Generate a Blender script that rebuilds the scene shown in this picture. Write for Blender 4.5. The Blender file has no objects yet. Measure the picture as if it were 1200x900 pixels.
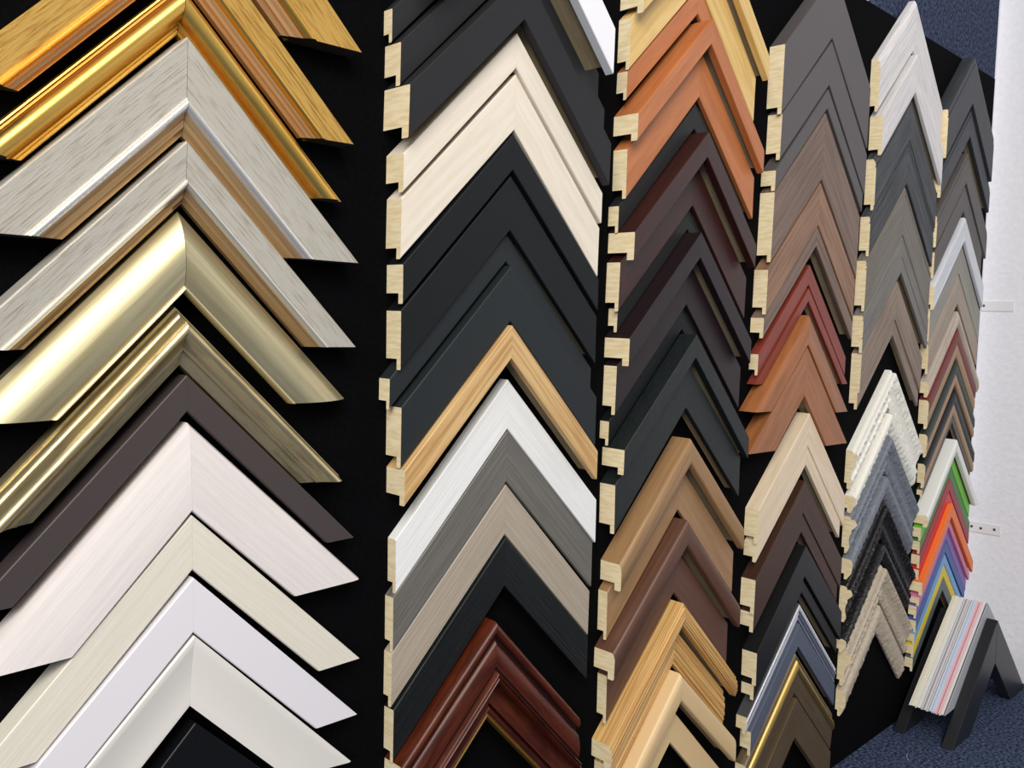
import bpy, bmesh, math, random
from mathutils import Matrix, Vector
random.seed(7)
SC = bpy.context.scene
COL = SC.collection

# ---------------------------------------------------------------- camera
FLOOR = 0.72                      # the lens is 0.72 m above the carpet
cd = bpy.data.cameras.new('camera'); cam = bpy.data.objects.new('camera', cd); COL.objects.link(cam)
cd.sensor_width = 36.0; cd.lens = 36.0 * 1048.36 / 1200.0; cd.clip_start = 0.02; cd.clip_end = 50
U = (0.7114502, -0.03487913, 0.7018704); V = (0.02621173, -0.99675539, -0.0761028); W = (0.7022475, 0.07254059, -0.70822758)
mx = Matrix(((U[0], -U[1], -U[2], 0), (-W[0], W[1], W[2], 0), (V[0], -V[1], -V[2], 0), (0, 0, 0, 1)))
mx.translation = Vector((0, -0.62, FLOOR)); cam.matrix_world = mx
SC.camera = cam

# ---------------------------------------------------------------- light and exposure
SC.view_settings.view_transform = 'Standard'; SC.view_settings.look = 'None'
SC.view_settings.gamma = 1.0; SC.view_settings.use_curve_mapping = False
SC.view_settings.exposure = 0.0
world = bpy.data.worlds.new('world'); SC.world = world; world.use_nodes = True
bg = world.node_tree.nodes['Background']; bg.inputs['Color'].default_value = (0.88, 0.93, 1.0, 1); bg.inputs['Strength'].default_value = 0.30

def area(name, loc, target, sx, sy, power, color):
    l = bpy.data.lights.new(name, 'AREA'); l.shape = 'RECTANGLE'; l.size = sx; l.size_y = sy
    l.energy = power; l.color = color
    o = bpy.data.objects.new(name, l); COL.objects.link(o); o.location = loc
    d = Vector(target) - Vector(loc); o.rotation_euler = d.to_track_quat('-Z', 'Y').to_euler()
    return o
area('shop_window_light', (-1.9, -2.0, 1.9), (1.1, 0, 0.55), 1.5, 1.3, 66, (1.0, 0.97, 0.93))
area('ceiling_light', (-0.25, -1.45, 2.15), (0.5, 0, 0.7), 1.5, 0.8, 32, (1.0, 0.95, 0.88))

# ---------------------------------------------------------------- materials
def lin(c): return tuple(((x + 0.055) / 1.055) ** 2.4 if x > 0.04045 else x / 12.92 for x in c[:3]) + (1,)
MATS = {}
def mat(name, c, rough=0.5, metal=0.0, c2=None, stretch=(5, 70, 70), mix=(0.35, 0.65), bump=0.0, spec=0.5, detail=3, noise_scale=1.0, coat=0.0):
    if name in MATS: return MATS[name]
    m = bpy.data.materials.new(name); m.use_nodes = True; nt = m.node_tree; b = nt.nodes['Principled BSDF']
    b.inputs['Base Color'].default_value = lin(c); b.inputs['Roughness'].default_value = rough
    b.inputs['Metallic'].default_value = metal; b.inputs['Specular IOR Level'].default_value = spec
    b.inputs['Coat Weight'].default_value = coat; b.inputs['Coat Roughness'].default_value = 0.15
    if c2 or bump:
        tc = nt.nodes.new('ShaderNodeTexCoord'); mp = nt.nodes.new('ShaderNodeMapping'); mp.inputs['Scale'].default_value = stretch
        oi = nt.nodes.new('ShaderNodeObjectInfo'); ad = nt.nodes.new('ShaderNodeVectorMath'); ad.operation = 'ADD'
        ml = nt.nodes.new('ShaderNodeMath'); ml.operation = 'MULTIPLY'; ml.inputs[1].default_value = 3.0
        nt.links.new(oi.outputs['Random'], ml.inputs[0]); nt.links.new(tc.outputs['Object'], ad.inputs[0]); nt.links.new(ml.outputs[0], ad.inputs[1])
        nt.links.new(ad.outputs[0], mp.inputs['Vector'])
        ns = nt.nodes.new('ShaderNodeTexNoise'); ns.inputs['Scale'].default_value = noise_scale * 4; ns.inputs['Detail'].default_value = detail
        ns.inputs['Roughness'].default_value = 0.6
        nt.links.new(mp.outputs[0], ns.inputs['Vector'])
        if c2:
            r = nt.nodes.new('ShaderNodeValToRGB'); r.color_ramp.elements[0].position = mix[0]; r.color_ramp.elements[1].position = mix[1]
            r.color_ramp.elements[0].color = lin(c); r.color_ramp.elements[1].color = lin(c2)
            nt.links.new(ns.outputs['Fac'], r.inputs['Fac']); nt.links.new(r.outputs['Color'], b.inputs['Base Color'])
        if bump:
            bp = nt.nodes.new('ShaderNodeBump'); bp.inputs['Strength'].default_value = bump; bp.inputs['Distance'].default_value = 0.003 if name.startswith('carved') else 0.001
            nt.links.new(ns.outputs['Fac'], bp.inputs['Height']); nt.links.new(bp.outputs[0], b.inputs['Normal'])
    MATS[name] = m; return m

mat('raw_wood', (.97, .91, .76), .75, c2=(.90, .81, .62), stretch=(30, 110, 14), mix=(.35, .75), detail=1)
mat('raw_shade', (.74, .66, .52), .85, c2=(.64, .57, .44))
mat('shaded_end', (.07, .06, .06), .8)  # level cut ends: raw wood with the underside shade put into its colour
G = (4, 90, 90)
mat('gold_oak', (.86, .69, .36), .38, .5, c2=(.68, .48, .20), stretch=(11, 170, 170), bump=.25, mix=(.46, .68))
mat('copper_gilt', (.84, .67, .47), .4, .5, c2=(.74, .54, .35), stretch=(2, 140, 140))
mat('bright_gold', (1.0, .84, .46), .36, 1.0, c2=(.96, .74, .33), stretch=(3, 60, 60), bump=.04)
mat('silver_oak', (.77, .75, .705), .42, .3, c2=(.64, .60, .53), stretch=(12, 190, 190), bump=.3, mix=(.5, .72))
mat('silver', (.95, .94, .91), .32, .75)
mat('tan_gilt', (.84, .70, .50), .35, .65, c2=(.72, .56, .38), stretch=(2, 160, 160))
mat('champagne', (.84, .80, .65), .42, .85, c2=(.74, .69, .52), stretch=(2, 50, 50), bump=.15, mix=(.4, .7))
mat('yellow_gilt', (.85, .78, .42), .35, .8)
mat('antique_gold', (.88, .81, .62), .34, .85, c2=(.60, .50, .32), stretch=(8, 45, 45), bump=.35, mix=(.5, .8), detail=6)
mat('bronze_brown', (.31, .275, .27), .42, .25)
mat('white_wood', (.91, .88, .87), .45, c2=(.88, .85, .835), stretch=G, bump=.25)
mat('cream_wood', (.90, .88, .825), .5, c2=(.88, .855, .79), stretch=G, bump=.3)
mat('white_satin', (.91, .895, .915), .33)
mat('ivory_satin', (.91, .895, .865), .35)
mat('black_lacquer', (.05, .055, .065), .45, spec=.3)
mat('white_gloss', (.95, .95, .97), .25)
mat('charcoal', (.145, .145, .155), .55, spec=.3, bump=.08, stretch=(60, 60, 60))
mat('limed', (.93, .89, .825), .55, c2=(.885, .835, .755), stretch=(4, 50, 50), bump=.1, mix=(.4, .75))
mat('ink', (.07, .085, .095), .5, spec=.3, c2=(.055, .07, .08), stretch=G, bump=.15)
mat('slate_black', (.14, .16, .17), .5, spec=.3)
mat('pine', (.86, .72, .50), .5, c2=(.75, .57, .35), stretch=(2.5, 75, 75), mix=(.42, .62), bump=.1)
mat('brushed_white', (.97, .97, .965), .45, c2=(.92, .92, .91), stretch=(3, 140, 140), bump=.3)
mat('brushed_grey', (.455, .445, .42), .5, c2=(.39, .38, .355), stretch=(3, 140, 140), bump=.5)
mat('brushed_taupe', (.715, .665, .60), .5, c2=(.65, .60, .53), stretch=(3, 140, 140), bump=.5)
mat('brushed_black', (.06, .075, .08), .45, spec=.3, c2=(.10, .12, .125), stretch=(3, 140, 140), bump=.6)
mat('mahogany', (.36, .155, .075), .3, c2=(.24, .085, .045), stretch=(5, 40, 40), spec=.4)
mat('mahogany_dark', (.12, .055, .04), .3, spec=.4)
mat('gilt_lip', (.72, .56, .25), .35, .8)
mat('natural', (.90, .77, .50), .42, c2=(.84, .69, .41), stretch=(3, 40, 40))
mat('orange', (.76, .475, .28), .4, c2=(.68, .40, .225), stretch=(3, 25, 25), mix=(.35, .7))
mat('grey_black', (.14, .14, .14), .5, spec=.3)
mat('red_brown', (.24, .12, .10), .4, c2=(.19, .09, .08), stretch=(3, 60, 60))
mat('plum', (.13, .085, .10), .4, spec=.4)
mat('green_black', (.08, .105, .11), .45, spec=.4, c2=(.13, .15, .15), stretch=(30, 160, 160), bump=.3)
mat('tan_wood', (.65, .51, .36), .4, c2=(.59, .45, .30), stretch=(3, 60, 60))
mat('cocoa', (.40, .275, .215), .4, c2=(.36, .24, .185), stretch=(3, 60, 60))
mat('ribbed_pine', (.87, .71, .45), .42, c2=(.72, .53, .30), stretch=(1.5, 90, 90), mix=(.4, .62))
mat('maple', (.89, .77, .58), .38)
mat('mocha_grey', (.335, .315, .315), .5)
mat('walnut', (.50, .415, .36), .5, c2=(.40, .325, .28), stretch=(2, 45, 45), mix=(.4, .62))
mat('light_walnut', (.60, .455, .35), .5, c2=(.49, .365, .29), stretch=(2, 45, 45), mix=(.4, .62))
mat('brick_red', (.56, .24, .18), .4, c2=(.47, .20, .16), stretch=(2, 60, 60))
mat('cherry', (.66, .42, .245), .35, c2=(.56, .34, .19), stretch=(3, 25, 25), mix=(.35, .7))
mat('pale_maple', (.93, .85, .74), .4, c2=(.885, .795, .675), stretch=(4, 35, 35))
mat('espresso', (.285, .19, .145), .42, spec=.35, c2=(.235, .15, .115), stretch=G)
mat('soft_black', (.095, .095, .10), .42, spec=.4)
mat('pewter', (.36, .365, .37), .4, .4)
mat('blue_grey', (.40, .43, .50), .45, .2, c2=(.36, .39, .46), stretch=G)
mat('old_gold', (.80, .67, .40), .42, 1.0)
mat('cool_silver', (.86, .87, .90), .38, 1.0)
mat('olive_bronze', (.47, .40, .30), .38, .4, c2=(.41, .34, .25), stretch=G)
DW = (3, 60, 60)
mat('drift_white', (.90, .885, .885), .6, c2=(.77, .75, .745), stretch=(4, 110, 110), mix=(.42, .7), bump=.5, detail=6)
mat('drift_black', (.21, .22, .235), .6, c2=(.35, .365, .385), stretch=DW, mix=(.45, .8), bump=.8, detail=6)
mat('drift_taupe', (.49, .465, .425), .6, c2=(.42, .40, .37), stretch=DW, bump=.4)
mat('drift_stone', (.50, .485, .46), .6, c2=(.42, .41, .395), stretch=DW, bump=.4)
mat('drift_brown', (.58, .505, .455), .6, c2=(.48, .415, .37), stretch=DW, mix=(.4, .65), bump=.4)
CV = (45, 45, 45)
mat('carved_white', (.95, .94, .90), .45, bump=.5, stretch=CV)
mat('carved_grey', (.46, .48, .52), .4, c2=(.56, .58, .62), stretch=CV, bump=.6, mix=(.5, .8))
mat('carved_black', (.085, .085, .095), .38, c2=(.16, .13, .13), stretch=CV, bump=.6, mix=(.5, .8))
mat('carved_taupe', (.76, .71, .635), .5, c2=(.66, .60, .52), stretch=CV, bump=.6, mix=(.45, .8))
mat('night_grey', (.225, .235, .255), .5, c2=(.18, .19, .21), stretch=G)
mat('smoke_brown', (.36, .335, .33), .5, c2=(.31, .29, .285), stretch=G)
mat('ash_white', (.85, .86, .88), .5, c2=(.79, .80, .83), stretch=G)
mat('ash_grey', (.60, .585, .55), .5, c2=(.53, .52, .49), stretch=G)
mat('ash_beige', (.66, .60, .54), .5, c2=(.59, .53, .47), stretch=G)
mat('pale_ribbed', (.78, .73, .68), .5, c2=(.68, .62, .57), stretch=G)
mat('natural_band', (.64, .525, .41), .5)
mat('stain_red', (.45, .18, .165), .45); mat('stain_green', (.175, .215, .18), .45); mat('stain_black', (.085, .095, .125), .45)
mat('dim_grey', (.36, .34, .33), .5)
mat('paint_white', (.93, .93, .91), .4); mat('paint_green', (.44, .76, .24), .4); mat('paint_moss', (.28, .50, .25), .4)
mat('paint_burgundy', (.60, .19, .24), .4); mat('paint_red', (.85, .18, .20), .4); mat('paint_orange', (.95, .47, .20), .4)
mat('paint_pink', (.85, .50, .66), .4); mat('paint_purple', (.50, .38, .68), .4); mat('paint_blue', (.24, .36, .62), .4)
mat('paint_sky', (.44, .65, .84), .4); mat('paint_yellow', (.86, .77, .20), .4); mat('paint_grey', (.34, .38, .39), .4)

# ---------------------------------------------------------------- helpers
def link(name, bm, mats, parent=None, smooth=None):
    me = bpy.data.meshes.new(name); bm.normal_update(); bm.to_mesh(me); bm.free()
    for m in mats: me.materials.append(MATS[m] if isinstance(m, str) else m)
    if smooth is not None:
        me.polygons.foreach_set('use_smooth', [True] * len(me.polygons)); me.set_sharp_from_angle(angle=math.radians(smooth))
    o = bpy.data.objects.new(name, me); COL.objects.link(o)
    if parent: o.parent = parent
    return o
def box(bm, x0, x1, y0, y1, z0, z1, mi=0):
    vs = [bm.verts.new((x, y, z)) for x in (x0, x1) for y in (y0, y1) for z in (z0, z1)]
    for f in ((0, 1, 3, 2), (4, 6, 7, 5), (0, 4, 5, 1), (2, 3, 7, 6), (0, 2, 6, 4), (1, 5, 7, 3)):
        fc = bm.faces.new([vs[i] for i in f]); fc.material_index = mi
def tag(o, label=None, cat=None, group=None, kind=None):
    for k, v in (('label', label), ('category', cat), ('group', group), ('kind', kind)):
        if v: o[k] = v
    return o
R2 = math.sqrt(2)

# ---------------------------------------------------------------- the room: wall, carpet, side wall
def setting_mat(name, c, c2, scale, bump, rough=.9, dist=.004, detail=4, mix=(.4, .62)):
    m = bpy.data.materials.new(name); m.use_nodes = True; nt = m.node_tree; b = nt.nodes['Principled BSDF']
    b.inputs['Roughness'].default_value = rough; b.inputs['Specular IOR Level'].default_value = .08
    tc = nt.nodes.new('ShaderNodeTexCoord'); ns = nt.nodes.new('ShaderNodeTexNoise'); ns.inputs['Scale'].default_value = scale; ns.inputs['Detail'].default_value = detail
    nt.links.new(tc.outputs['Object'], ns.inputs['Vector'])
    r = nt.nodes.new('ShaderNodeValToRGB'); r.color_ramp.elements[0].position = mix[0]; r.color_ramp.elements[1].position = mix[1]
    r.color_ramp.elements[0].color = lin(c); r.color_ramp.elements[1].color = lin(c2)
    nt.links.new(ns.outputs['Fac'], r.inputs['Fac']); nt.links.new(r.outputs['Color'], b.inputs['Base Color'])
    bp = nt.nodes.new('ShaderNodeBump'); bp.inputs['Strength'].default_value = bump; bp.inputs['Distance'].default_value = dist
    nt.links.new(ns.outputs['Fac'], bp.inputs['Height']); nt.links.new(bp.outputs[0], b.inputs['Normal'])
    MATS[name] = m; return m
setting_mat('carpet_blue', (.15, .18, .26), (.33, .38, .49), 190, .8, detail=3, dist=.003)
setting_mat('felt_blue', (.15, .18, .25), (.29, .33, .43), 170, .4, detail=3, dist=.002)
setting_mat('woodchip_paint', (.94, .94, .965), (.955, .955, .975), 90, .45, .7, .003, detail=2)
setting_mat('black_felt', (.012, .012, .02), (.024, .024, .034), 300, .2, 1.0, .0005)
WX = 2.0
bm = bmesh.new(); box(bm, -1.2, WX + .1, -2.6, .12, -.05, 0); tag(link('floor', bm, ['carpet_blue']), 'blue mottled carpet floor', None, None, 'structure')
bm = bmesh.new(); box(bm, -1.2, WX, .022, .12, 0, 2.3); tag(link('wall_back', bm, ['woodchip_paint']), 'white wall behind the black display board', None, None, 'structure')
bm = bmesh.new(); box(bm, WX, WX + .1, -2.6, .12, 0, 2.3); tag(link('wall_right', bm, ['woodchip_paint']), 'bright white textured wall beside the board', None, None, 'structure')
# ---------------------------------------------------------------- perforated white bracket strips on the side wall
mat('bracket_white', (.93, .92, .93), .5); mat('hole_brown', (.35, .27, .27), .8)
def bracket(label, ya, yb, z0, z1, holes):
    bm = bmesh.new(); box(bm, WX - .0025, WX, ya, yb, z0, z1)
    bmesh.ops.bevel(bm, geom=list(bm.edges), offset=.0006, segments=1, affect='EDGES')
    o = link('bracket_strip', bm, ['bracket_white']); tag(o, label, 'bracket', 'perforated bracket strips on the white wall')
    for y, z in holes:
        bm = bmesh.new(); mtx = Matrix.Translation((WX - .0027, y, z)) @ Matrix.Rotation(math.pi / 2, 4, 'Y')
        bmesh.ops.create_cone(bm, cap_ends=True, segments=16, radius1=.0028, radius2=.0028, depth=.0005, matrix=mtx)
        link('screw_hole', bm, ['hole_brown'], o)
bracket('lower white perforated bracket strip beside the green and burgundy corners', -.044, .021, FLOOR - .427, FLOOR - .405, ((.012, FLOOR - .416), (-.006, FLOOR - .417), (-.032, FLOOR - .415)))
bracket('upper white bracket strip beside the pale ash white corner', -.040, .021, FLOOR + .035, FLOOR + .056, ((.017, FLOOR + .046),))
# ---------------------------------------------------------------- display board and carpet panel
bm = bmesh.new(); box(bm, -.35, 1.925, 0, .0215, 0, FLOOR + .487)
o = link('display_board', bm, ['black_felt']); tag(o, 'large black felt covered display board carrying the corner samples', 'display board')
bm = bmesh.new()
pts = [(1.375, FLOOR + .4875), (1.94, FLOOR + .4875), (1.94, FLOOR + 1.0), (1.50, FLOOR + 1.0), (1.45, FLOOR + .520), (1.40, FLOOR + .508)]
fr = [bm.verts.new((x, .006, z)) for x, z in pts]; bk = [bm.verts.new((x, .0215, z)) for x, z in pts]
bm.faces.new(fr); bm.faces.new(bk[::-1])
for i in range(6): bm.faces.new((fr[i], bk[i], bk[(i + 1) % 6], fr[(i + 1) % 6]))
o = link('carpet_panel', bm, ['felt_blue']); tag(o, 'mottled blue carpet panel on the wall above the black board', 'panel')

# ---------------------------------------------------------------- corner samples
def arc(x0, y0, x1, y1, bulge, n=8):
    """points of an arc-like curve from (x0,y0) to (x1,y1)"""
    out = []
    for i in range(n + 1):
        f = i / n; nx, ny = -(y1 - y0), (x1 - x0); b = 4 * f * (1 - f) * bulge
        out.append((x0 + (x1 - x0) * f + nx * b, y0 + (y1 - y0) * f + ny * b))
    return out
C_ = .0007
# a profile is a list of bands (part name, material, [(s, d)...]) over the front, s from the outer edge 0 to the sight edge W, d up from the board
def p_flat(W, D, m, c=C_): return [('moulding_arm', m, [(0, D - c), (c, D), (W - c, D), (W, D - c)])]
def p_round(W, D, m, r=.3):
    r = r * W; return [('moulding_arm', m, [(0, D - r * .8)] + [(r - r * math.cos(a), D - r * .8 + r * .8 * math.sin(a)) for a in [math.pi / 2 * k / 7 for k in range(1, 8)]] + [(W - .002, D), (W - .0006, D - .0008), (W, D - .002)])]
def p_bevel(W, D, m, b=.12):
    return [('moulding_arm', m, [(0, D - .0045), (W * b * .3, D - .0012), (W * b, D), (W - C_, D), (W, D - C_)])]
def p_dome(W, D, m, lip=None, h0=.35, h1=.7, bulge=.22):
    a = arc(0, D * h0, W * .93, D * h1, bulge * D / W * 1.2, 14)
    mxd = max(p[1] for p in a); a = [(x, y * D / mxd) for x, y in a]; a[0] = (0, a[0][1])
    a = [(min(max(x, 0), W * .93), y) for x, y in a]
    last = a[-1][1]
    return [('moulding_arm', m, a), ('sight_edge', lip or m, [(W * .93, last + .001), (W * .97, last + .0018), (W, last + .0002)])]
def p_scoop(W, D, m):
    a = [(0, D - .001), (.0012, D), (W * .07, D)] + [(W * (.07 + .86 * f), D - D * .28 * math.sin(math.pi / 2 * f)) for f in [k / 10 for k in range(1, 11)]]
    return [('moulding_arm', m, a + [(W, D * .70)])]
def p_oakgold(W, D, m):
    return [('moulding_arm', m, [(0, D - .001), (.001, D), (W * .62, D - .001)]),
            ('bead', 'bright_gold' if m == 'gold_oak' else 'silver', arc(W * .62, D - .001, W * .76, D - .003, -.0, 2)[:1] + [(W * .635, D + .0008), (W * .66, D + .0018), (W * .69, D + .0019), (W * .72, D + .001), (W * .75, D - .001), (W * .77, D - .003)]),
            ('sight_edge', 'copper_gilt' if m == 'gold_oak' else 'tan_gilt', [(W * .77, D - .003), (W * .82, D - .004), (W * .84, D - .0052), (W * .91, D - .006), (W * .93, D - .0075), (W, D - .009)])]
def p_biggold(W, D, m):
    pts = [(0, D * .40), (W * .02, D * .50), (W * .06, D * .52), (W * .08, D * .44), (W * .10, D * .56), (W * .15, D * .60), (W * .17, D * .54)]
    for k in range(15):
        a = math.pi * k / 14; pts.append((W * (.45 - .28 * math.cos(a)), D * (.56 + .44 * math.sin(a) ** .8 - .12 * k / 14)))
    pts += [(W * .77, D * .42), (W * .81, D * .50), (W * .86, D * .47), (W * .88, D * .38), (W * .92, D * .40), (W * .97, D * .38), (W, D * .30)]
    return [('moulding_arm', m, pts)]
def p_reverse(W, D, m):
    pts = [(0, D * .22), (W * .03, D * .30), (W * .08, D * .30), (W * .10, D * .45), (W * .15, D * .52), (W * .20, D * .54), (W * .22, D * .72)]
    for k in range(9):
        a = math.pi * .75 * k / 8; pts.append((W * (.38 - .15 * math.cos(a)), D * (.74 + .26 * math.sin(a))))
    pts += [(W * .58, D * .80), (W * .66, D * .72), (W * .74, D * .70), (W * .76, D * .62), (W * .90, D * .56), (W, D * .50)]
    return [('moulding_arm', m, pts)]
def p_mahogany(W, D, m):
    a = [(0, D * .45), (0.0, D * .66)] + [(W * (.065 - .065 * math.cos(math.pi * k / 8)), D * (.66 + .17 * math.sin(math.pi * k / 8))) for k in range(1, 8)] + [(W * .13, D * .64)]
    g = [(W * .13, D * .64), (W * .18, D * .64)]
    o2 = [(W * .18, D * .66)] + [(W * (.18 + .27 * k / 8), D * (.68 + .18 * math.sin(math.pi * (.10 + .60 * k / 8)))) for k in range(1, 9)]
    l = o2[-1][1]
    b = [(W * .45, l - .001), (W * .49, D * .80), (W * .50, D * .93), (W * .515, D * .97), (W * .53, D * .92), (W * .535, D * .88), (W * .545, D * .96), (W * .56, D), (W * .575, D * .96), (W * .585, D * .84)]
    f = [(W * .585, D * .60), (W * .62, D * .62), (W * .84, D * .60)]
    e = [(W * .84, D * .52), (W * .87, D * .56), (W * .89, D * .62), (W * .92, D * .60), (W * .95, D * .52)]
    return [('moulding_arm', m, a), ('dark_groove', 'mahogany_dark', g), ('ogee', m, o2), ('dark_groove', 'mahogany_dark', b[:2]), ('bead', m, b[1:]),
            ('flat_band', m, f), ('dark_groove', 'mahogany_dark', e[:2]), ('bead', m, e[1:]), ('sight_edge', 'gilt_lip', [(W * .95, D * .52), (W * .97, D * .55), (W * .99, D * .54), (W, D * .50)])]
def p_ribs(W, D, m, steps=(.0, .18, .34, .58, .74, .88)):
    pts = [(0, D - .0045)]; d = D - .003
    for i, s in enumerate(steps):
        e = steps[i + 1] if i + 1 < len(steps) else 1.0
        top = D - (.0030, .0006, .0, .0, .0010, .0024)[i] if len(steps) == 6 else D - .0012 * (i % 2)
        pts += [(W * (s + .02), top - .0009), (W * (s + .04), top), (W * (e - .02), top - .0002), (W * e, top - .0012)]
    pts[-1] = (W, pts[-1][1] - .001)
    return [('moulding_arm', m, pts)]
def p_line(W, D, m, at=(.16,), c=C_):
    pts = [(0, D - .003), (.0012, D - .0012)]
    for a in at: pts += [(W * a - .0009, D - .0006 if a == at[0] else D), (W * a, D - .0022), (W * a + .0011, D)]
    return [('moulding_arm', m, pts + [(W - c, D), (W, D - c)])]
def p_driftrail(W, D, m):
    return [('moulding_arm', m, [(0, D - .006), (W * .05, D - .003), (W * .10, D - .0015), (W * .13, D - .001), (W * .15, D - .0025), (W * .17, D - .0005), (W * .9, D), (W * .92, D - .002), (W * .94, D - .0006), (W, D - .002)])]
def p_step(W, D, m, at=.7, h=.003):
    return [('moulding_arm', m, [(0, D - .002), (.001, D - .0002), (.002, D), (W * at - .0006, D), (W * at, D - .0006)]), ('sight_edge', m, [(W * at, D - h), (W - C_, D - h), (W, D - h - C_)])]
def p_edgeline(W, D, m):     # a fine raised line just inside the outer edge and near the sight edge
    return [('moulding_arm', m, [(0, D - .0035), (.0012, D - .0018), (.0022, D - .0004), (.0030, D - .0014), (.0040, D - .0006), (W - .004, D - .0004), (W - .003, D + .0004), (W - .001, D + .0002), (W, D - .001)])]
def p_carved(W, D, m):       # smooth ogee outer side, carved slope, cove, beaded sight edge
    return [('moulding_arm', m, [(0, D * .40), (.0004, D * .52), (.0016, D * .60), (.0032, D * .62), (.0034, D * .68), (.0030, D * .80), (.0036, D * .93), (W * .12, D)]),
            ('carved_crest', m, [(W * .12, D), (W * .20, D * .99), (W * .28, D * .90), (W * .36, D * .80), (W * .44, D * .70)]),
            ('cove', m, [(W * .44, D * .70), (W * .52, D * .58), (W * .62, D * .53), (W * .72, D * .55)]),
            ('beaded_edge', m, [(W * .72, D * .55), (W * .78, D * .66), (W * .88, D * .62), (W, D * .46)])]
def p_carvedlow(W, D, m):
    return [('moulding_arm', m, [(0, D * .62), (.0006, D * .80), (W * .10, D * .94), (W * .25, D), (W * .42, D * .97)]),
            ('beaded_edge', m, [(W * .42, D * .97), (W * .55, D * .94), (W * .68, D * .86), (W * .84, D * .72), (W, D * .50)])]
def p_silverbead(W, D, m):
    return [('moulding_arm', m, [(0, D - .0005), (W * .08, D)]), ('white_line', 'white_gloss', [(W * .08, D + .0004), (W * .17, D + .0004)]),
            ('silver_bead', 'cool_silver', [(W * .17, D - .001), (W * .24, D + .0005), (W * .40, D + .001), (W * .5, D - .0005), (W * .52, D - .002), (W * .56, D - .001), (W * .66, D + .0002), (W * .74, D - .001), (W * .78, D - .0025), (W * .84, D - .0015), (W * .94, D - .001), (W, D - .003)])]
def p_goldbead(W, D, m):
    return [('moulding_arm', m, [(0, D * .62), (W * .04, D * .74), (W * .12, D * .80), (W * .17, D * .76)]),
            ('gold_bead', 'old_gold', [(W * .17, D * .76), (W * .19, D * .84), (W * .23, D * .93), (W * .29, D * .99), (W * .36, D), (W * .42, D * .96), (W * .46, D * .88)]),
            ('sight_edge', m, [(W * .46, D * .84), (W * .7, D * .80), (W - C_, D * .76), (W, D * .70)])]
def p_two(W, D, m, m2='natural_band', at=.58):
    return [('moulding_arm', m, [(0, D - .004), (.0015, D - .0012), (W * .12, D), (W * (at - .12), D), (W * at, D - .0016)]), ('sight_edge', m2, [(W * at, D - .0016), (W * (at + .08), D - .0006), (W * .92, D - .0008), (W, D - .003)])]

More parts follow.
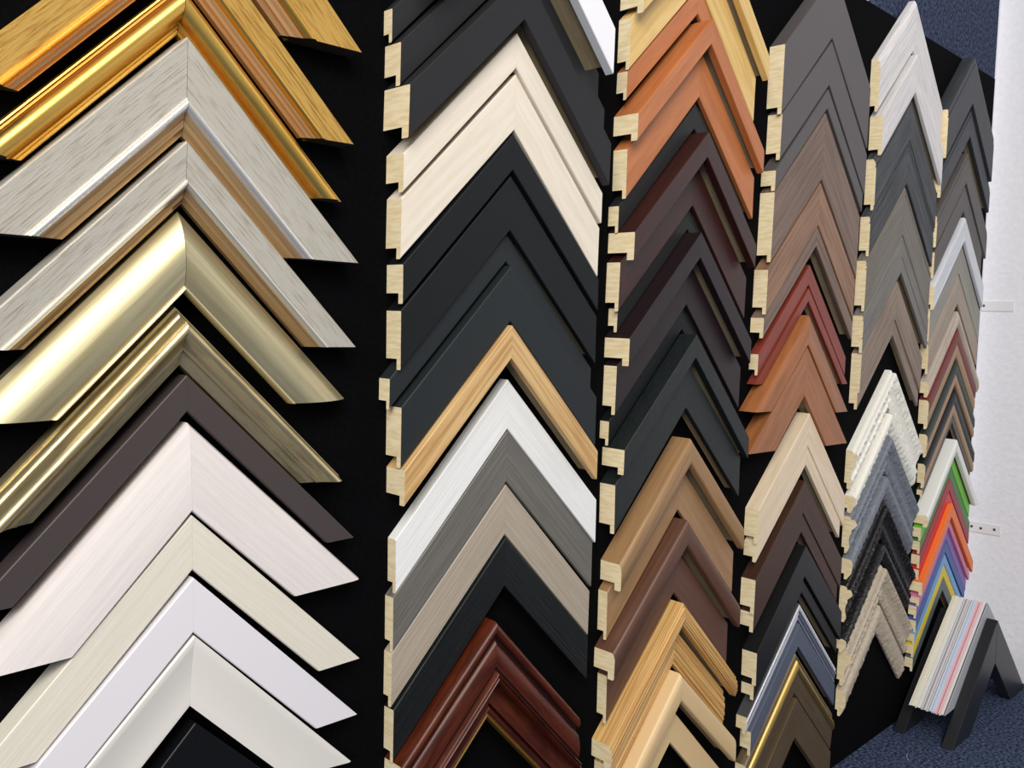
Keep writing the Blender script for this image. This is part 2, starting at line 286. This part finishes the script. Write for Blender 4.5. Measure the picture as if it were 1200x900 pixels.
CARVE = {'carved_crest': .0021, 'beaded_edge': .0014}
def chevron(name, cut, u0, v0, Wd, D, rr, EL, ER, bands, label, group, endmat='raw_wood', raw='raw_shade', rb=None, sidemat=None, smooth=38, lift=0, seam=.00006):
    e = bpy.data.objects.new(name, None); COL.objects.link(e); e.empty_display_size = .02
    e.location = (u0, -lift, v0 + FLOOR); e.rotation_euler = (0, -rr, 0)
    tag(e, label, 'frame sample', group)
    rb = rb if rb is not None else min(.0065, Wd * .27); lipd = D * .30
    rng = random.Random(name + label)
    low = min(p[1] for b in bands for p in b[2] if p[0] > Wd - rb); lipd = min(lipd + D * .0, low * .9); back = max(low - max(.0035, D * .24), .002)
    for side in (-1, 1):
        E = EL if side < 0 else ER
        xa = Vector((side / R2, 0, -1 / R2)); za = Vector((0, -1, 0)); ya = za.cross(xa)
        basis = Matrix((xa, ya, za)).transposed().to_4x4()
        sy = -1 if side > 0 else 1
        for part, m, top in bands:
            s0, s1 = top[0][0], top[-1][0]
            poly = [(s, d, 0) for s, d in top]                     # painted along the front
            # down the inner end and back to the start along the bottom
            if s1 > Wd - 1e-6:
                poly += [(s1, back, 1)]
                poly += ([(Wd - rb, back, 1), (Wd - rb, 0, 1), (s0, 0, 1)] if s0 < Wd - rb - 1e-6 else [(s0, back, 1)])
            elif s1 > Wd - rb + 1e-6:
                poly += [(s1, back, 1)] + ([(Wd - rb, back, 1), (Wd - rb, 0, 1), (s0, 0, 1)] if s0 < Wd - rb - 1e-6 else [(s0, back, 1)])
            else: poly += [(s1, 0, 1), (s0, 0, 1)]
            # drop repeated points
            pl = []
            for p in poly:
                if not pl or abs(p[0] - pl[-1][0]) + abs(p[1] - pl[-1][1]) > 1e-6: pl.append(p)
            n = len(pl); ntop = len(top)
            amp = CARVE.get(part, 0); N = 90 if amp else 1
            ph = [rng.uniform(0, 6.28) for _ in range(6)]
            bm = bmesh.new(); rings = []
            for k in range(N + 1):
                f = k / N; ring = []
                for j, (s, d, fl) in enumerate(pl):
                    T = E * R2 + s if cut[side > 0 and len(cut) > 1] == 'v' else E * R2 - s
                    t = s + seam + f * (T - s - seam)
                    dd, ss = d, s
                    if amp and fl == 0 and 0 < j < ntop - 1 + (part == 'beaded_edge'):
                        w = math.sin(t * 520 + ph[j % 6] * .4) * .55 + math.sin(t * 911 + j * 1.7 + ph[0]) * .45 + math.sin(t * 230 + ph[1]) * .3
                        dd = d + amp * w; ss = s + (amp * .5 * math.sin(t * 640 + ph[2]) if part == 'beaded_edge' and j == ntop - 1 else 0)
                    ring.append(bm.verts.new((t, sy * ss, dd)))
                rings.append(ring)
            for k in range(N):
                for j in range(n):
                    j2 = (j + 1) % n
                    fc = bm.faces.new((rings[k][j], rings[k][j2], rings[k + 1][j2], rings[k + 1][j]))
                    painted = (pl[j][2] == 0 and pl[j2][2] == 0) or (j2 == 0 and s0 < 1e-6) or (pl[j][2] == 0 and j2 < n and s1 > Wd - 1e-6 and j == ntop - 1)
                    painted = painted or j2 == 0 or s1 < Wd - rb + 1e-6 or (s1 < Wd - 1e-6 and j == ntop - 1)
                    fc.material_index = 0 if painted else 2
                    if sidemat and (j2 == 0 and s0 < 1e-6): fc.material_index = 3
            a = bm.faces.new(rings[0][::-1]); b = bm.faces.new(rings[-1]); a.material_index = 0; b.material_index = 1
            a.normal_update(); b.normal_update(); bmesh.ops.triangulate(bm, faces=[a, b], ngon_method='EAR_CLIP')
            bmesh.ops.recalc_face_normals(bm, faces=bm.faces)
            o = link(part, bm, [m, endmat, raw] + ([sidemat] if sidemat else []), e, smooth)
            o.matrix_local = basis
    return e
M={
'1a':('h',0.2760,0.3453,0.0473,0.0203,0.0048,0.1270,0.1429),
'1b':('h',0.2718,0.2701,0.0304,0.0208,0.0059,0.1414,0.1399),
'1c':('h',0.2747,0.2193,0.0243,0.0234,-0.0009,0.1323,0.1328),
'1d':('h',0.2763,0.1821,0.0459,0.0219,-0.0083,0.1421,0.1423),
'1e':('h',0.2761,0.1131,0.0295,0.0210,-0.0036,0.1423,0.1410),
'1f':('h',0.2743,0.0658,0.0390,0.0227,0.0075,0.1382,0.1377),
'1g':('h',0.2724,0.0010,0.0290,0.0306,0.0125,0.1377,0.1366),
'1h':('h',0.2767,-0.0472,0.0180,0.0188,0.0150,0.1399,0.1395),
'1i':('h',0.2778,-0.0809,0.0442,0.0212,0.0267,0.1454,0.1431),
'1j':('h',0.2800,-0.1467,0.0279,0.0192,0.0136,0.1441,0.1433),
'1k':('h',0.2804,-0.1916,0.0282,0.0209,-0.0043,0.1270,0.1426),
'1l':('h',0.2814,-0.2341,0.0379,0.0201,-0.0144,0.1270,0.1383),
'1m':('h',0.2859,-0.3029,0.0300,0.0121,0.0000,0.1270,0.1270),
'2w':('v',0.5723,0.4064,0.0310,0.0380,-0.0129,0.1270,0.1231),
'2a':('v',0.5866,0.3799,0.0190,0.0113,-0.0008,0.1321,0.1298),
'2b':('v',0.5841,0.3457,0.0245,0.0214,-0.0077,0.1271,0.1322),
'2c':('v',0.5857,0.3083,0.0300,0.0343,-0.0211,0.1270,0.1292),
'2d':('v',0.5862,0.2565,0.0220,0.0237,-0.0043,0.1266,0.1280),
'2e':('v',0.5890,0.2209,0.0355,0.0205,-0.0105,0.1275,0.1267),
'2f':('v',0.5858,0.1663,0.0231,0.0225,0.0063,0.1254,0.1270),
'2g':('v',0.5863,0.1284,0.0351,0.0201,0.0091,0.1258,0.1276),
'2h':('v',0.5879,0.0761,0.0182,0.0148,-0.0039,0.1324,0.1277),
'2i':('v',0.5895,0.0465,0.0366,0.0209,0.0005,0.1264,0.1289),
'2j':('v',0.5878,-0.0090,0.0217,0.0257,0.0029,0.1239,0.1295),
'2k':('v',0.5980,-0.0610,0.0336,0.0113,0.0146,0.1332,0.1354),
'2l':('v',0.5983,-0.1107,0.0345,0.0117,0.0090,0.1347,0.1311),
'2m':('v',0.5992,-0.1628,0.0345,0.0112,-0.0032,0.1340,0.1302),
'2n':('v',0.5982,-0.2146,0.0336,0.0135,0.0010,0.1325,0.1282),
'2o':('v',0.5778,-0.2899,0.0679,0.0325,-0.0243,0.1081,0.1286),
'3a':('v',0.8847,0.4648,0.0201,0.0311,-0.0168,0.1211,0.1349),
'3b':('v',0.8847,0.4352,0.0378,0.0162,-0.0171,0.1225,0.1293),
'3c':('v',0.8856,0.3797,0.0210,0.0138,-0.0245,0.1225,0.1270),
'3d':('v',0.8868,0.3410,0.0198,0.0327,-0.0101,0.1284,0.1267),
'3e':('v',0.8870,0.3082,0.0366,0.0187,0.0032,0.1291,0.1271),
'3f':('v',0.8873,0.2496,0.0200,0.0139,-0.0120,0.1323,0.1270),
'3g':('v',0.8846,0.2151,0.0206,0.0355,-0.0216,0.1271,0.1166),
'3h':('v',0.8846,0.1847,0.0368,0.0182,-0.0217,0.1280,0.1259),
'3i':('v',0.8840,0.1309,0.0179,0.0123,-0.0171,0.1226,0.1270),
'3j':('v',0.8806,0.1012,0.0207,0.0339,-0.0156,0.1241,0.1217),
'3k':('v',0.8806,0.0708,0.0373,0.0176,-0.0156,0.1239,0.1262),
'3l':('v',0.8808,0.0155,0.0185,0.0124,-0.0110,0.1282,0.1270),
'3m':('v',0.8851,-0.0162,0.0192,0.0306,-0.0152,0.1264,0.1280),
'3n':('v',0.8813,-0.0488,0.0380,0.0213,0.0179,0.1290,0.1238),
'3o':('v',0.8867,-0.1388,0.0210,0.0294,0.0089,0.1275,0.1247),
'3p':('v',0.8857,-0.1707,0.0386,0.0129,0.0088,0.1287,0.1287),
'3q':('v',0.8873,-0.2363,0.0213,0.0291,-0.0132,0.1308,0.1272),
'3r':('v',0.8839,-0.2710,0.0390,0.0134,0.0138,0.1239,0.1231),
'3s':('v',0.8868,-0.3370,0.0191,0.0295,0.0095,0.1326,0.1255),
'3t':('v',0.8847,-0.3674,0.0336,0.0175,0.0274,0.1270,0.1161),
'3u':('v',0.8815,-0.4210,0.0235,0.0325,0.0361,0.1270,0.1252),
'3v':('v',0.8831,-0.4686,0.0301,0.0176,-0.0005,0.1270,0.1270),
'4a':('v',1.1992,0.4817,0.0625,0.0217,-0.0162,0.1270,0.1289),
'4b':('v',1.1997,0.3895,0.0418,0.0206,-0.0260,0.1228,0.1315),
'4c':('v',1.1962,0.3243,0.0186,0.0208,-0.0170,0.1303,0.1270),
'4d':('v',1.1919,0.2908,0.0637,0.0209,-0.0245,0.1256,0.1267),
'4e':('v',1.1889,0.1954,0.0411,0.0201,-0.0162,0.1294,0.1262),
'4f':('v',1.1876,0.1347,0.0186,0.0192,-0.0166,0.1313,0.1282),
'4g':('v',1.1829,0.0822,0.0197,0.0131,-0.0135,0.1261,0.1292),
'4h':('h',1.1829,0.0488,0.0125,0.0140,-0.0070,0.1313,0.1377),
'4i':('h',1.1671,0.0114,0.0288,0.0254,-0.0191,0.1304,0.1391),
'4j':('h',1.1682,-0.0330,0.0480,0.0235,-0.0191,0.1400,0.1430),
'4k':('v',1.1915,-0.1272,0.0328,0.0205,-0.0277,0.1254,0.1313),
'4l':('v',1.1907,-0.1745,0.0185,0.0190,-0.0277,0.1235,0.1215),
'4m':('v',1.1850,-0.2230,0.0330,0.0215,-0.0137,0.1226,0.1344),
'4n':('v',1.1848,-0.2706,0.0190,0.0200,-0.0137,0.1205,0.1260),
'4o':('v',1.1969,-0.3189,0.0321,0.0225,0.0115,0.1264,0.1263),
'4p':('v',1.1964,-0.3672,0.0150,0.0190,0.0115,0.1240,0.1225),
'4q':('v',1.1963,-0.4049,0.0173,0.0165,-0.0027,0.1317,0.1312),
'4r':('v',1.2005,-0.4362,0.0241,0.0165,0.0030,0.1241,0.1266),
'4s':('v',1.1942,-0.4784,0.0423,0.0224,0.0011,0.1270,0.1276),
'4t':('v',1.2038,-0.5490,0.0424,0.0165,0.0012,0.1270,0.1214),
'5a':('v',1.4954,0.5235,0.0562,0.0152,-0.0212,0.1211,0.1354),
'5b':('v',1.4944,0.4367,0.0419,0.0207,0.0017,0.1169,0.1316),
'5c':('v',1.4923,0.3720,0.0552,0.0165,-0.0069,0.1182,0.1299),
'5d':('v',1.4923,0.2928,0.0429,0.0159,-0.0070,0.1275,0.1274),
'5e':('v',1.4883,0.2258,0.0549,0.0163,-0.0092,0.1286,0.1277),
'5f':('v',1.4870,0.1457,0.0406,0.0174,0.0009,0.1315,0.1270),
'5g':('v',1.4784,0.0723,0.0615,0.0162,-0.0110,0.1182,0.1230),
'5h':('v',1.4863,-0.0732,0.0429,0.0199,-0.0186,0.1258,0.1329),
'5i':('v',1.4835,-0.1449,0.0191,0.0190,0.0115,0.1229,0.1131),
'5j':('v',1.4833,-0.1809,0.0420,0.0212,-0.0080,0.1217,0.1332),
'5k':('v',1.4828,-0.2502,0.0236,0.0182,0.0078,0.1195,0.1211),
'5l':('v',1.4837,-0.2948,0.0410,0.0198,-0.0052,0.1204,0.1384),
'5m':('v',1.4911,-0.3665,0.0163,0.0165,0.0143,0.1319,0.1193),
'5n':('v',1.4894,-0.4022,0.0408,0.0222,-0.0040,0.1197,0.1274),
'5o':('v',1.4874,-0.4708,0.0303,0.0168,-0.0100,0.1170,0.1167),
'6a':('v',1.7442,0.4867,0.0584,0.0236,0.0016,0.1125,0.1244),
'6b':('v',1.7526,0.3945,0.0336,0.0198,-0.0043,0.1240,0.1242),
'6c':('v',1.7532,0.3179,0.0380,0.0182,-0.0061,0.1270,0.1291),
'6d':('v',1.7535,0.2581,0.0318,0.0160,0.0124,0.1270,0.1094),
'6e':('v',1.7592,0.2020,0.0297,0.0194,0.0015,0.1303,0.1195),
'6f':('v',1.7590,0.1579,0.0406,0.0131,-0.0014,0.1270,0.1270),
'6g':('v',1.7571,0.0972,0.0371,0.0143,0.0141,0.1270,0.1195),
'6h':('v',1.7651,0.0298,0.0193,0.0166,0.0088,0.1270,0.1306),
'6i':('v',1.7654,-0.0013,0.0366,0.0172,0.0188,0.1270,0.1106),
'6j':('v',1.7750,-0.0637,0.0293,0.0149,0.0193,0.1270,0.1139),
'6k':('v',1.7789,-0.1190,0.0311,0.0135,0.0086,0.1270,0.1263),
'6k2':('v',1.7813,-0.1666,0.0090,0.0102,0.0088,0.1270,0.1147),
'6l':('h',1.7727,-0.2105,0.0152,0.0254,0.0088,0.1270,0.1433),
'6m':('v',1.7746,-0.2351,0.0167,0.0145,0.0052,0.1270,0.1184),
'6m2':('v',1.7755,-0.2607,0.0157,0.0138,0.0006,0.1270,0.1276),
'6n':('v',1.7749,-0.2848,0.0170,0.0149,0.0057,0.1270,0.1242),
'6n2':('v',1.7737,-0.3119,0.0130,0.0152,0.0033,0.1270,0.1270),
'6o':('v',1.7725,-0.3327,0.0171,0.0231,0.0129,0.1270,0.1352),
'6p':('v',1.7748,-0.3625,0.0108,0.0184,0.0080,0.1270,0.1302),
'6q':('v',1.7766,-0.3807,0.0161,0.0143,0.0012,0.1270,0.1255),
'6r':('v',1.7755,-0.4058,0.0156,0.0150,0.0101,0.1270,0.1193),
'6s':('v',1.7752,-0.4319,0.0138,0.0146,0.0001,0.1270,0.1270),
'6t':('v',1.7747,-0.4532,0.0157,0.0144,0.0001,0.1270,0.1270),
'6u':('v',1.7742,-0.4771,0.0171,0.0144,0.0001,0.1270,0.1270),
}
G1 = 'frame corner samples in the leftmost column'
G2 = 'frame corner samples in the second column'
G3 = 'frame corner samples in the third column'
G4 = 'frame corner samples in the fourth column'
G5 = 'frame corner samples in the fifth column'
G6 = 'frame corner samples in the last column by the white wall'
S = {
'1a': (p_oakgold, 'gold_oak', 'gold oak frame corner at the very top, mostly cut off by the photo edge'),
'1b': (p_oakgold, 'gold_oak', 'gold oak frame corner directly outside the shiny bright gold corner'),
'1c': (p_biggold, 'bright_gold', 'shiny bright gold frame corner with a fat rounded moulding'),
'1d': (p_oakgold, 'silver_oak', 'wide silver oak frame corner below the shiny gold corner'),
'1e': (p_oakgold, 'silver_oak', 'narrower silver oak frame corner nested under the wide silver oak one'),
'1f': (p_dome, 'champagne', 'smooth champagne gold frame corner with a thin yellow lip'),
'1g': (p_reverse, 'antique_gold', 'cracked antique gold frame corner with stepped ridges'),
'1h': (p_flat, 'bronze_brown', 'narrow flat dark brown frame corner between antique gold and white'),
'1i': (p_bevel, 'white_wood', 'widest white grained frame corner, below the narrow dark brown one'),
'1j': (p_flat, 'cream_wood', 'cream grained frame corner nested inside the widest white corner'),
'1k': (p_flat, 'white_satin', 'smooth lilac-white frame corner below the cream grained corner'),
'1l': (p_scoop, 'ivory_satin', 'ivory white hollow frame corner, lowest of the white ones at left'),
'1m': (p_flat, 'black_lacquer', 'black frame corner at the bottom edge inside the ivory white corner'),
'2w': (p_flat, 'white_gloss', 'glossy white deep frame corner arm pointing down at the top edge'),
'2a': (p_flat, 'charcoal', 'thin charcoal frame corner, top one of the three charcoal corners'),
'2b': (p_flat, 'charcoal', 'middle one of the three charcoal frame corners above the limed ones'),
'2c': (p_flat, 'charcoal', 'deepest charcoal frame corner, right above the limed cream corners'),
'2d': (p_flat, 'limed', 'narrow limed cream wood frame corner under the deep charcoal one'),
'2e': (p_flat, 'limed', 'wide limed cream wood frame corner above the black ones'),
'2f': (p_flat, 'ink', 'narrow ink black frame corner touching the wide limed cream corner'),
'2g': (p_flat, 'ink', 'wide ink black frame corner under the narrow ink black one'),
'2h': (p_flat, 'slate_black', 'thin slate grey frame corner with its left end sticking out furthest'),
'2i': (p_flat, 'slate_black', 'wide slate grey frame corner directly above the pine corner'),
'2j': (p_flat, 'pine', 'light pine frame corner with visible grain in the second column'),
'2k': (p_flat, 'brushed_white', 'brushed white frame corner below the light pine corner'),
'2l': (p_flat, 'brushed_grey', 'brushed mid grey frame corner between white and taupe ones'),
'2m': (p_flat, 'brushed_taupe', 'brushed taupe frame corner below the mid grey one'),
'2n': (p_flat, 'brushed_black', 'brushed black wood frame corner above the mahogany corner'),
'2o': (p_mahogany, 'mahogany', 'ornate glossy red mahogany frame corner with thin gilt sight edge'),
'3a': (p_flat, 'natural', 'deep natural blond wood frame corner at the top of the third column'),
'3b': (p_flat, 'natural', 'wide natural blond wood frame corner just above the orange ones'),
'3c': (p_flat, 'orange', 'thin orange cherry frame corner, uppermost orange one'),
'3d': (p_flat, 'orange', 'deep box shaped orange cherry frame corner'),
'3e': (p_flat, 'orange', 'wide flat orange cherry frame corner, lowest orange one'),
'3f': (p_flat, 'grey_black', 'thin grey-black frame corner between orange and red-brown'),
'3g': (p_flat, 'red_brown', 'deep box shaped red-brown frame corner'),
'3h': (p_flat, 'red_brown', 'wide flat red-brown frame corner above the plum black ones'),
'3i': (p_flat, 'grey_black', 'thin grey-black frame corner between red-brown and plum'),
'3j': (p_flat, 'plum', 'deep box shaped plum black frame corner'),
'3k': (p_flat, 'plum', 'wide flat plum black frame corner under the deep plum one'),
'3l': (p_flat, 'ink', 'thin black frame corner above the green-black speckled one'),
'3m': (p_flat, 'green_black', 'deep box shaped speckled green-black frame corner'),
'3n': (p_flat, 'green_black', 'wide flat green-black frame corner above the tan ones'),
'3o': (p_round, 'tan_wood', 'deep tan frame corner with rounded outer edge'),
'3p': (p_flat, 'tan_wood', 'wide flat tan frame corner under the deep tan one'),
'3q': (p_round, 'cocoa', 'deep cocoa brown frame corner with rounded outer edge'),
'3r': (p_flat, 'cocoa', 'wide flat cocoa brown frame corner under the rounded cocoa one'),
'3s': (p_ribs, 'ribbed_pine', 'deep ribbed pine frame corner below the cocoa brown ones'),
'3t': (p_ribs, 'ribbed_pine', 'lower ribbed pine frame corner tucked under the deep ribbed one'),
'3u': (p_round, 'maple', 'deep smooth maple frame corner at the bottom of the third column'),
'3v': (p_flat, 'maple', 'flat smooth maple frame corner, lowest in the third column'),
'4a': (p_flat, 'mocha_grey', 'widest grey-brown frame corner at the top of the fourth column'),
'4b': (p_flat, 'mocha_grey', 'medium wide grey-brown frame corner, middle of three grey-brown corners'),
'4c': (p_flat, 'mocha_grey', 'narrowest grey-brown frame corner above the walnut'),
'4d': (p_flat, 'walnut', 'widest streaky walnut frame corner below the grey-brown ones'),
'4e': (p_flat, 'light_walnut', 'warm light walnut frame corner between two greyer walnut ones'),
'4f': (p_flat, 'walnut', 'narrow greyish walnut frame corner above the brick red ones'),
'4g': (p_flat, 'brick_red', 'brick red frame corner, upper and wider of the two red ones'),
'4h': (p_flat, 'brick_red', 'thin brick red frame corner with level cut ends'),
'4i': (p_bevel, 'cherry', 'cherry wood frame corner, upper one with the pointed top'),
'4j': (p_flat, 'cherry', 'wide cherry wood frame corner, lower one above the pale maple'),
'4k': (p_flat, 'pale_maple', 'deep pale maple frame corner above the espresso brown ones'),
'4l': (p_flat, 'pale_maple', 'narrow pale maple frame corner nested in the deep pale one'),
'4m': (p_flat, 'espresso', 'deep espresso brown frame corner with fine edge line'),
'4n': (p_flat, 'espresso', 'narrow espresso brown frame corner nested under the deep espresso one'),
'4o': (p_flat, 'soft_black', 'deep soft black frame corner below the espresso ones'),
'4p': (p_flat, 'soft_black', 'narrow soft black frame corner above the silver beaded one'),
'4q': (p_silverbead, 'pewter', 'pewter frame corner with bright silver beads'),
'4r': (p_flat, 'blue_grey', 'flat blue-grey frame corner between silver beads and gold'),
'4s': (p_goldbead, 'olive_bronze', 'bronze frame corner with a bright gold ridge'),
'4t': (p_flat, 'olive_bronze', 'flat olive bronze frame corner, lowest in the fourth column'),
'5a': (p_driftrail, 'drift_white', 'wide whitewashed driftwood frame corner at the top'),
'5b': (p_flat, 'drift_white', 'narrower whitewashed driftwood frame corner above the charcoal ones'),
'5c': (p_driftrail, 'drift_black', 'wide charcoal driftwood frame corner with worn streaks'),
'5d': (p_line, 'drift_black', 'narrower charcoal driftwood frame corner above the taupe one'),
'5e': (p_line, 'drift_taupe', 'wide taupe green driftwood frame corner with double outer lines'),
'5f': (p_line, 'drift_stone', 'narrow stone grey driftwood frame corner in the fifth column'),
'5g': (p_step, 'drift_brown', 'wide brownish driftwood frame corner above the white carved ones'),
'5h': (p_carved, 'carved_white', 'large white carved frame corner with rippled crest'),
'5i': (p_carvedlow, 'carved_white', 'small white carved frame corner nested in the large white one'),
'5j': (p_carved, 'carved_grey', 'large blue-grey carved frame corner'),
'5k': (p_carvedlow, 'carved_grey', 'small blue-grey carved frame corner nested in the large grey one'),
'5l': (p_carved, 'carved_black', 'large black carved frame corner'),
'5m': (p_carvedlow, 'carved_black', 'small black beaded frame corner right above the carved taupe one'),
'5n': (p_carved, 'carved_taupe', 'large taupe carved frame corner near the bottom'),
'5o': (p_carvedlow, 'carved_taupe', 'small taupe carved frame corner, lowest in the fifth column'),
'6a': (p_line, 'night_grey', 'wide dark grey frame corner at the top of the last column'),
'6b': (p_line, 'night_grey', 'narrower dark grey frame corner under the topmost one'),
'6c': (p_line, 'smoke_brown', 'wider smoky brown frame corner in the last column'),
'6d': (p_flat, 'smoke_brown', 'narrower smoky brown frame corner above the pale white one'),
'6e': (p_edgeline, 'ash_white', 'pale ash white frame corner with fine white inner line'),
'6f': (p_flat, 'ash_grey', 'ash grey frame corner directly under the pale ash white one'),
'6g': (p_line, 'ash_beige', 'ash beige frame corner above the pale ribbed one'),
'6h': (p_ribs, 'pale_ribbed', 'pale ribbed frame corner above the red stained one'),
'6i': (p_two, 'stain_red', 'dull red stained frame corner with natural wood edge'),
'6j': (p_two, 'stain_green', 'dark green stained frame corner with natural wood edge'),
'6k': (p_two, 'stain_black', 'blue-black stained frame corner with natural wood edge'),
'6k2': (p_flat, 'dim_grey', 'thin dim grey frame corner inside the blue-black stained one'),
'6l': (p_round, 'paint_white', 'white painted frame corner above the bright green one'),
'6m': (p_flat, 'paint_green', 'bright green painted frame corner'),
'6m2': (p_flat, 'paint_moss', 'darker moss green painted frame corner'),
'6n': (p_flat, 'paint_burgundy', 'burgundy painted frame corner above the bright red one'),
'6n2': (p_flat, 'paint_red', 'bright red painted frame corner'),
'6o': (p_flat, 'paint_orange', 'orange painted frame corner below the bright red one'),
'6p': (p_flat, 'paint_pink', 'pink painted frame corner under the orange painted one'),
'6q': (p_flat, 'paint_purple', 'purple painted frame corner'),
'6r': (p_flat, 'paint_blue', 'deep blue painted frame corner'),
'6s': (p_flat, 'paint_sky', 'light sky blue painted frame corner'),
'6t': (p_flat, 'paint_yellow', 'yellow painted frame corner'),
'6u': (p_flat, 'paint_grey', 'slate grey painted frame corner inside the yellow one'),
}
GR = {'1': G1, '2': G2, '3': G3, '4': G4, '5': G5, '6': G6}
SIDE = {}
for k, (cut, u0, v0, Wd, D, rr, EL, ER) in M.items():
    f, m, lab = S[k]
    bands = f(Wd, D, m)
    if k == '5e': bands = p_line(Wd, D, m, (.09, .17))
    if k == '5f': bands = p_line(Wd, D, m, (.12, .60))
    if k == '6l': cut = 'vh'
    if k == '2w': EL = .098
    if k in ('1k', '1l'): EL = .143
    chevron('frame_corner', cut, u0, v0, Wd, D, rr, EL, ER, bands, lab, GR[k[0]],
            endmat='shaded_end' if k[0] == '1' or k in ('4h', '4i', '4j') else 'raw_wood', sidemat=SIDE.get(k), lift=.0117 if k == '2w' else 0, seam=.00022 if k in ('1a', '1b', '1c', '1d', '1e', '1f') else .00006)
# ---------------------------------------------------------------- A-shaped stand on the carpet holding mount board sheets
mat('stand_black', (.12, .125, .14), .38)
def chevron_part(name, x0, z0, half, drop, Wv, ya, yb, m, parent, cutz=None, label=None):
    """two mitred arms, outer apex (x0, z0); each arm runs down to z0-drop with level ends"""
    for side in (-1, 1):
        bm = bmesh.new(); k = drop / half
        zi = z0 - Wv; zb = z0 - drop
        p = [(0, z0), (half, zb), (half - Wv / k, zb), (0, zi)]
        a = [bm.verts.new((x0 + side * x, ya, z)) for x, z in p]; b = [bm.verts.new((x0 + side * x, yb, z)) for x, z in p]
        bm.faces.new(a); bm.faces.new(b[::-1])
        for i in range(4): bm.faces.new((a[i], b[i], b[(i + 1) % 4], a[(i + 1) % 4]))
        bmesh.ops.recalc_face_normals(bm, faces=bm.faces)
        bmesh.ops.bevel(bm, geom=list(bm.edges), offset=.0008 if Wv > .05 and yb - ya > .01 else .0001, segments=1, affect='EDGES')
        o = link(name, bm, [m], parent)
        if label: o['label'] = label
SX = 1.779; SZ = FLOOR - .536
st = bpy.data.objects.new('sheet_stand', None); COL.objects.link(st); st.location = (SX, 0, 0)
tag(st, 'black A-shaped wooden stand on the carpet holding mount board sheets', 'stand')
for (ya, yb) in ((-.113, -.094), (-.031, -.012)):
    chevron_part('leg', 0, SZ, .199, SZ, .081, ya, yb, 'stand_black', st)
# two rails under the sheets, between the front and back legs
RS = .856
chevron_part('cross_rail', 0, SZ - .045, .120, .120 * RS, .020, -.094, -.031, 'stand_black', st)
rs = random.Random(5)
sheets = ([('cream', (.93, .90, .82))] * 3 + [('ivory', (.95, .935, .88))] * 4 + [('pale cream', (.90, .87, .79))] * 1 + [('white', (.93, .93, .93))] * 3 +
          [('light grey', (.74, .73, .75)), ('white', (.90, .89, .91)), ('mid grey', (.60, .59, .60)), ('light grey', (.78, .77, .78)), ('white', (.92, .91, .92)), ('light grey', (.72, .71, .73)),
           ('white', (.90, .90, .92)), ('mid grey', (.62, .61, .63)), ('white', (.93, .93, .95))] +
          [('pale blue', (.75, .83, .93)), ('pale blue', (.82, .88, .95)), ('ice blue', (.86, .89, .95)), ('pale lilac', (.88, .86, .92))] +
          [('pink', (.94, .80, .82)), ('pink', (.93, .77, .80)), ('deep pink', (.84, .48, .53)), ('pink', (.94, .80, .82)), ('pink', (.95, .83, .85)), ('pale pink', (.95, .83, .84)), ('white', (.96, .95, .95)), ('white', (.94, .94, .94)),
           ('dark brown', (.25, .18, .18)), ('grey', (.70, .71, .73))])
N = len(sheets); y0 = -.0313; pitch = .0622 / N
same = {}
for c, _ in sheets: same[c] = same.get(c, 0) + 1
seen = {}
ordn = ['rearmost', 'second', 'third', 'fourth', 'fifth', 'sixth', 'seventh', 'eighth', 'ninth']
for i, (cn, rgb) in enumerate(sheets):
    m = 'board_' + cn.replace(' ', '_') + '_%d' % int(rgb[0] * 100 + rgb[2] * 1000)
    mat(m, rgb, .7); core = 'board_seam'; mat(core, (.40, .38, .38), .8)
    e = bpy.data.objects.new('mount_board_sheet', None); COL.objects.link(e); e.location = (SX + .003, y0 - i * pitch, 0)
    seen[cn] = seen.get(cn, 0) + 1
    if same[cn] == 1: lab = 'the only %s mount board sheet in the stack on the black stand' % cn
    else:
        lab = '%s mount board sheet, %s of the %s ones counted from the wall' % (cn, ordn[seen[cn] - 1] if seen[cn] <= 9 else 'frontmost' if seen[cn] == same[cn] else ['tenth', 'eleventh', 'twelfth'][seen[cn] - 10], cn)
    tag(e, lab, 'mount board', 'mount board sheets standing on the black stand')
    dz = rs.uniform(-.0015, .0015)
    chevron_part('board_arm', 0, FLOOR - .510 + dz, .187, .160, .0677, -pitch * .80, 0, m, e)
# ---------------------------------------------------------------- lint on the carpet
for i, (x, y, a, L, lab) in enumerate(((1.50, -.07, .5, .022, 'white lint thread on the carpet left of the stand foot'), (1.33, -.05, -.9, .035, 'longer white lint thread at the bottom edge of the board'),
                                      (1.93, -.14, .3, .018, 'white lint thread on the carpet beside the right foot'))):
    bm = bmesh.new(); pts = [Vector((L * (k / 5 - .5), .0012 * math.sin(k * .7), .0012)) for k in range(6)]
    for p, q in zip(pts, pts[1:]):
        d = (q - p); mtx = Matrix.Translation((p + q) / 2) @ d.to_track_quat('Z', 'Y').to_matrix().to_4x4()
        bmesh.ops.create_cone(bm, segments=6, radius1=.00035, radius2=.00035, depth=d.length * 1.05, matrix=mtx, cap_ends=True)
    o = link('lint_thread', bm, ['paint_white']); o.location = (x, y, 0); o.rotation_euler = (0, 0, a)
    tag(o, lab, 'lint', 'lint threads on the carpet')
